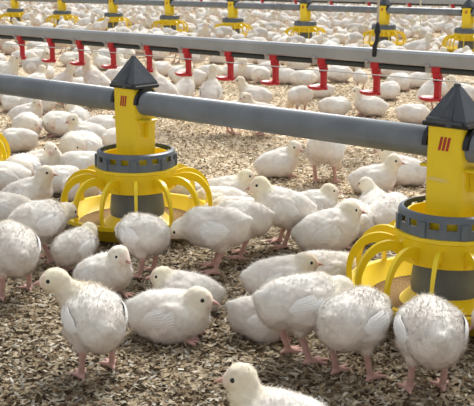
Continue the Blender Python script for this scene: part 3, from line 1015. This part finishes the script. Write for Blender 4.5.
MID = [
 ('tuck', 6, 193, 200, 1.05, 'round white chick dozing at the left edge above the greyish raised-head chick'),
 ('tuck', 24, 184, 250, 1.05, 'white chick with head tucked, second in the row behind the greyish raised-head chick'),
 ('sitr', 43, 177, -20, 1.08, 'white chick bowing its head right, directly behind the greyish chick with raised head'),
 ('sleep', 60, 193, 10, 1.0, 'white chick lying between the greyish raised-head chick and the left feeder grill'),
 ('sleep', 82, 178, 2, 1.05, 'long low white chick lying just above the left grill arms of the left feeder'),
 ('tuck', 82, 162, 230, 1.2, 'big cream chick dozing left of the grey ring of the left feeder'),
 ('sitl', 88, 146, 180, 1.1, 'chick with dark eye looking left, between the big dozing chick and the pipe'),
 ('sleep', 104, 137, 20, 1.05, 'white chick whose back shows right behind the dark-eyed chick left of the neck'),
 ('tuck', 62, 136, 190, 1.1, 'cream chick with pinkish face tucked, left in the small group below the near pipe'),
 ('sitl', 80, 128, 120, 1.0, 'white chick at the back of the small group left of the yellow neck'),
 ('sleep', 116, 150, 60, 1.0, 'white chick half hidden behind the yellow neck of the left feeder'),
 ('tuck', 28, 138, 270, 1.12, 'round white chick with folded head alone on the litter at far left'),
 ('sitr', 27, 124, 10, 1.05, 'chick with head turned right just above the round lone chick at far left'),
 ('sleep', 38, 114, -10, 1.1, 'white chick lying closest under the near pipe at far left'),
 ('sleep', 20, 152, 160, 1.05, 'white chick beside the grill of the feeder cut by the left edge'),
 ('sleep', 4, 104, 10, 1.0, 'white chick at the left edge close under the near pipe'),
 ('sitr', 14, 112, 140, 1.0, 'chick peeping out between those lying closest under the pipe at far left'),
 ('sitr', 277, 177, 20, 1.08, 'white chick sitting with yellow head bent right, alone below the pipe at centre'),
 ('peck', 325, 183, 66, 1.22, 'tall chick standing right of centre below the pipe, head hidden behind its body'),
 ('sit', 373, 194, -22, 1.05, 'white chick sitting with face turned right, left of the right feeder neck'),
 ('sit', 404, 185, 172, 1.08, 'white chick lying against the right feeder neck with head to the left'),
 ('sleep', 354, 238, 100, 1.12, 'white chick resting between the centre sitting chick and the right feeder'),
 ('tuck', 388, 236, 60, 1.15, 'white chick resting right against the grill of the right feeder'),
 ('sitl', 374, 224, 80, 1.0, 'chick whose head top shows behind the two resting by the right feeder grill'),
 ('stand', 230, 134, 10, 1.0, 'chick standing behind the near pipe with only its feet visible, left one'),
 ('stand', 262, 135, 175, 1.0, 'chick standing behind the near pipe with only its feet visible, right one'),
 ('sleep', 415, 282, 250, .01, None),
]
for k, px, py, yaw, s, lb in MID:
    if lb: put(k, px, py, yaw, s, lb, 'chicks resting between the near pipe and the feeders')
DRK = [
 ('reach', 6, 101, 8, 1.12, 'chick stretching up to the first red drinker from the left'),
 ('sit', 35, 92, 60, 1.2, 'brownish-looking chick sitting between the first and second red drinkers'),
 ('reach', 61, 104, 20, 1.1, 'chick stretching its neck right of the second red drinker'),
 ('sleep', 83, 98, 30, 1.3, 'chick with rounded back below the third red drinker'),
 ('reach', 99, 106, 160, 1.25, 'tall chick drinking left of the fourth red drinker'),
 ('reach', 164, 113, 158, 1.2, 'white chick leaning up left towards the fifth red drinker'),
 ('reach', 184, 111, 60, 1.05, 'chick stretching up just left of the sixth red drinker'),
 ('reach', 211, 116, 80, 1.12, 'chick seen from behind left of the seventh red drinker, neck raised'),
 ('stand', 255, 118, 172, 1.1, 'standing chick facing left, between the seventh and eighth red drinkers'),
 ('peck', 300, 116, 120, 1.05, 'round chick bending down between the eighth and ninth red drinkers'),
 ('stand', 360, 90, 100, .82, 'small yellowish chick standing behind the tenth drinker, seen from behind'),
 ('sleep', 338, 82, 10, 1.2, 'white chick lying behind the ninth and tenth red drinkers'),
 ('sit', 370, 116, 172, 1.12, 'chick resting with dark beak to the left below the tenth red drinker'),
 ('sleep', 334, 117, 20, 1.1, 'white chick lying left of the resting chick below the tenth drinker'),
 ('tuck', 387, 100, 30, 1.05, 'white chick right beside the cup of the tenth red drinker'),
 ('sleep', 398, 91, 40, 1.2, 'cream chick lying right of the tenth red drinker'),
 ('reach', 428, 110, 30, 1.0, 'white chick reaching to the eleventh red drinker'),
 ('sleep', 412, 124, 5, 1.05, 'white chick lying low just left of the dark cap of the right feeder'),
 ('sit', 286, 84, 160, 1.15, 'white chick sitting in the row behind the eighth red drinker'),
 ('sleep', 303, 87, 20, 1.15, 'white chick lying in the row between the eighth and ninth drinkers'),
 ('sitl', 250, 80, 200, 1.2, 'brown-tinged chick in the row behind the seventh red drinker'),
 ('sleep', 318, 84, 100, 1.1, 'white chick lying in the row directly behind the ninth drinker'),
 ('sit', 232, 78, 30, 1.1, 'white chick directly behind the seventh red drinker'),
 ('stand', 128, 84, 190, 1.1, 'white chick standing between the fourth and fifth drinkers'),
 ('sleep', 140, 100, 20, 1.3, 'cream chick with broad back between the fourth and fifth drinkers near the pipe'),
 ('sleep', 190, 88, 170, 1.3, 'cream chick lying behind the sixth red drinker'),
 ('stand', 118, 96, 20, 1.15, 'chick standing left of the dark cap of the left feeder'),
 ('sleep', 36, 62, 10, 1.15, 'white chick lying between the first and second drinkers, farther back'),
 ('sleep', 72, 66, 180, 1.15, 'white chick lying between the second and third drinkers, farther back'),
 ('sitr', 46, 80, 100, 1.1, 'chick sitting directly below the cup of the second red drinker'),
 ('sit', 4, 78, 20, 1.15, 'white chick at the left edge beneath the aluminium rail'),
 ('sleep', 440, 98, 190, 1.25, 'white chick lying behind the eleventh red drinker'),
 ('sit', 463, 104, 170, 1.2, 'white chick at the right edge below the aluminium rail'),
 ('sit', 418, 88, 10, 1.1, 'white chick between the tenth and eleventh drinkers close under the rail'),
 ('sleep', 210, 80, 10, 1.1, 'white chick between the sixth and seventh drinkers close under the rail'),
 ('sitl', 268, 76, 10, 1.1, 'white chick left of the eighth drinker close under the rail'),
 ('sleep', 160, 76, 10, 1.1, 'white chick right of the fifth drinker close under the rail'),
 ('sit', 104, 70, 170, 1.1, 'white chick left of the fourth drinker close under the rail'),
 ('sleep', 322, 98, 170, .9, 'small white chick on open litter left of the ninth drinker cup'),
]
for k, px, py, yaw, s, lb in DRK:
    put(k, px, py, yaw, s, lb, 'chicks at the near drinker line')

# far crowd : single-mesh birds, each its own object
def far_mesh(S, tint, seed, h=.0065, ns=350):
    tint = (tint[0] * .82, tint[1], tint[2])
    return make_chick(S, h, ns, parts=False, tint=tint, seed=seed, length=.009)
far_poses = [  # standing birds get a grey tint that paints their shaded side into the down
 ('sitting', far_mesh(sit(), (1, .7, 0), 201)),
 ('sitting', far_mesh(sit(head=(.05, .028, .088), az=60, el=-14), (1.03, .4, 1), 202)),
 ('lying', far_mesh(sit(head=(.060, .0, .046), el=-28, pitch=-4), (1.04, .35, 2), 203)),
 ('lying', far_mesh(sit(z=.050, head=(.034, .030, .058), az=95, el=-30, fat=1.12, mid=(.045, .008, .066)), (.75, .3, 3), 204)),
 ('standing', far_mesh(stand(), (.62, .6, 4), 205)),
 ('standing', far_mesh(stand(head=(.072, .0, .11), el=-40, pitch=-4, fat=1.08), (.45, .6, 5), 206)),
]
pts = []
def free(p, dmin):
    for q in pts:
        if abs(q[0] - p[0]) < dmin and abs(q[1] - p[1]) < dmin and (q[0] - p[0]) ** 2 + (q[1] - p[1]) ** 2 < dmin * dmin: return False
    return True
for o in list(COL.objects):
    if o.name.startswith('chick') and o.parent is None: pts.append((o.location.x, o.location.y))
def near_feeder(p, lim):
    return min((p - q).length for q in far_feeders) < lim
D3 = B3.dot(NRM); D4 = B4.dot(NRM); D2 = B2.dot(NRM)
crowd = []
tries = 0
while len(crowd) < 1500 and tries < 60000:
    tries += 1
    Y = random.uniform(5.4, 21)
    X = random.uniform(-1, 1) * (Y * .262 + .1)
    p = Vector((X, Y, 0)); dn = p.dot(NRM)
    u, v = proj(p)
    if v < -2: continue
    s = random.uniform(1.0, 1.25)
    # density by distance from the lines
    dens = .25
    a3 = abs(dn - D3); a4 = abs(dn - D4)
    if dn < D3 + .05: dens = .10 if dn < D3 - 1.9 else (.35 if dn < D3 - 1.3 else .85)
    elif dn < D4 - .55: dens = .22 if a3 > .3 else .6
    elif dn < D4 + .6: dens = .7
    else: dens = .55
    if random.random() > dens: continue
    if near_feeder(p, .25): continue
    if any(abs(p.x * q.y / p.y - q.x) < .17 and 0 < q.y - p.y < .62 for q in far_feeders) and random.random() < .8: continue
    if not free((X, Y), .155): continue
    # birds completely behind the near rail are left out
    topv = proj(p + Vector((0, 0, .11)))[1]
    if v < 35.5 + .084 * u and topv > 19.5 + .0775 * u: continue
    pts.append((X, Y))
    crowd.append((p, u, v, s, dn))
crowd.sort(key=lambda c: -c[2])
n_named = 300 - len(FG) - len(MID) + 1 - len(DRK)
named, rest = crowd[:n_named], crowd[n_named:]
print('crowd', len(crowd), 'named', len(named), 'rest', len(rest), 'named down to v', named[-1][2])
cells = {}
for (p, u, v, s, dn) in named:
    std = .6 if dn > D3 + .5 else .12
    r_ = random.random()
    if r_ < std: k = random.choice([4, 5])
    else: k = random.choice([0, 1, 2, 2, 3, 3])
    pose, me = far_poses[k]
    o = obj('chick', me); o.location = p; o.scale = (s,) * 3
    o.rotation_euler = (0, 0, random.uniform(0, 6.283))
    i_f = min(range(len(far_feed_px)), key=lambda i: abs(far_feed_px[i] - u + (0)))
    side = 'in front of' if dn < D3 else ('behind' if dn < D3 + .8 else 'well behind')
    if dn < D3 - 1.2: side = 'well in front of'
    cells.setdefault((pose, side, i_f), []).append((u, o))
cnt = ['leftmost', 'second', 'third', 'fourth', 'fifth', 'sixth', 'seventh', 'eighth', 'ninth', 'tenth', 'eleventh', 'twelfth', 'thirteenth', 'fourteenth', 'fifteenth', 'sixteenth', 'seventeenth', 'eighteenth']
for (pose, side, i_f), lst in cells.items():
    lst.sort(key=lambda t: t[0])
    for j, (u, o) in enumerate(lst):
        where = '%s the %s far feeder from left' % (side, ordn[i_f])
        if len(lst) == 1: lb = 'only %s white chick %s' % (pose, where)
        elif j == 0: lb = 'leftmost %s white chick %s' % (pose, where)
        elif j == len(lst) - 1: lb = 'rightmost %s white chick %s' % (pose, where)
        else: lb = '%s from left, %s chicks %s' % (cnt[min(j, 17)], pose, where)
        tag(o, lb, 'chick', 'crowd of chicks around the far feeders')
# the very small ones near the top edge : one object
low = [far_mesh(sit(), (1, .5, 0), 301, .011, 60), far_mesh(sit(head=(.05, .028, .07), az=60, el=-14), (.95, .4, 1), 302, .011, 60), far_mesh(stand(), (.85, .5, 2), 303, .011, 60)]
import bmesh
bigV = []; bigF = []; bigC = []; bigM = []; off = 0
cache = []
for me in low:
    V = np.empty(len(me.vertices) * 3, np.float32); me.vertices.foreach_get('co', V); V = V.reshape(-1, 3)
    C = np.empty(len(me.vertices) * 4, np.float32); me.color_attributes['Col'].data.foreach_get('color', C); C = C.reshape(-1, 4)
    cache.append((V, C, [tuple(p.vertices) for p in me.polygons], [p.material_index for p in me.polygons]))
for (p, u, v, s, dn) in rest:
    V, C, Fs, Ms = random.choice(cache)
    a = random.uniform(0, 6.283); ca, sa = math.cos(a), math.sin(a)
    Rz = np.array([[ca, sa, 0], [-sa, ca, 0], [0, 0, 1]])
    bigV.append(V @ Rz * s + np.array(p)); bigC.append(C * np.array([1, 1, 1, 1]))
    bigF += [tuple(i + off for i in f_) for f_ in Fs]; bigM += Ms; off += len(V)
if bigV:
    me = bpy.data.meshes.new('chick_crowd')
    me.from_pydata(np.concatenate(bigV).tolist(), [], bigF)
    for m_ in (M['down'], M['eye'], M['wing'], M['beak']): me.materials.append(m_)
    me.polygons.foreach_set('material_index', bigM); me.polygons.foreach_set('use_smooth', [True] * len(bigF))
    setcol(me, np.concatenate(bigC)); me.update()
    o = obj('chick_crowd', me); tag(o, 'dense distant crowd of white chicks along the top edge of the picture', 'chicks', kind='stuff')

# ------------------------------------------------------------------ barn shell (outside the frame)
wm = mat('barn_wall', (.55, .56, .56), .7, noise=.15, nscale=1.5)
wb = MB(); wb.box((0, 34.05, 1.5), (44, .1, 3.0)); o = build(wb, 'wall_back', [wm]); tag(o, kind='structure')

# ------------------------------------------------------------------ light
w = bpy.data.worlds.new('world'); scene.world = w; w.use_nodes = True
bg = w.node_tree.nodes['Background']; bg.inputs['Color'].default_value = (.95, .97, 1, 1); bg.inputs['Strength'].default_value = .55
def area(name, loc, rot, size, sy, energy, color=(1, 1, 1)):
    l = bpy.data.lights.new(name, 'AREA'); l.shape = 'RECTANGLE'; l.size = size; l.size_y = sy; l.energy = energy; l.color = color
    o = bpy.data.objects.new(name, l); COL.objects.link(o); o.location = loc; o.rotation_euler = rot; return o
s = bpy.data.lights.new('daylight', 'SUN'); s.energy = 4.2; s.angle = R(28); s.color = (1, .98, .94)
so = bpy.data.objects.new('daylight', s); COL.objects.link(so)
# light falls from behind the birds, high and a little from the right
dirv = Vector((-.30, -.85, -1.0))
so.rotation_euler = dirv.to_track_quat('-Z', 'Y').to_euler(); so.location = (3, 6, 6)

scene.view_settings.view_transform = 'Standard'
scene.view_settings.look = 'None'
scene.view_settings.gamma = 1
scene.view_settings.use_curve_mapping = False
scene.view_settings.exposure = 0.12
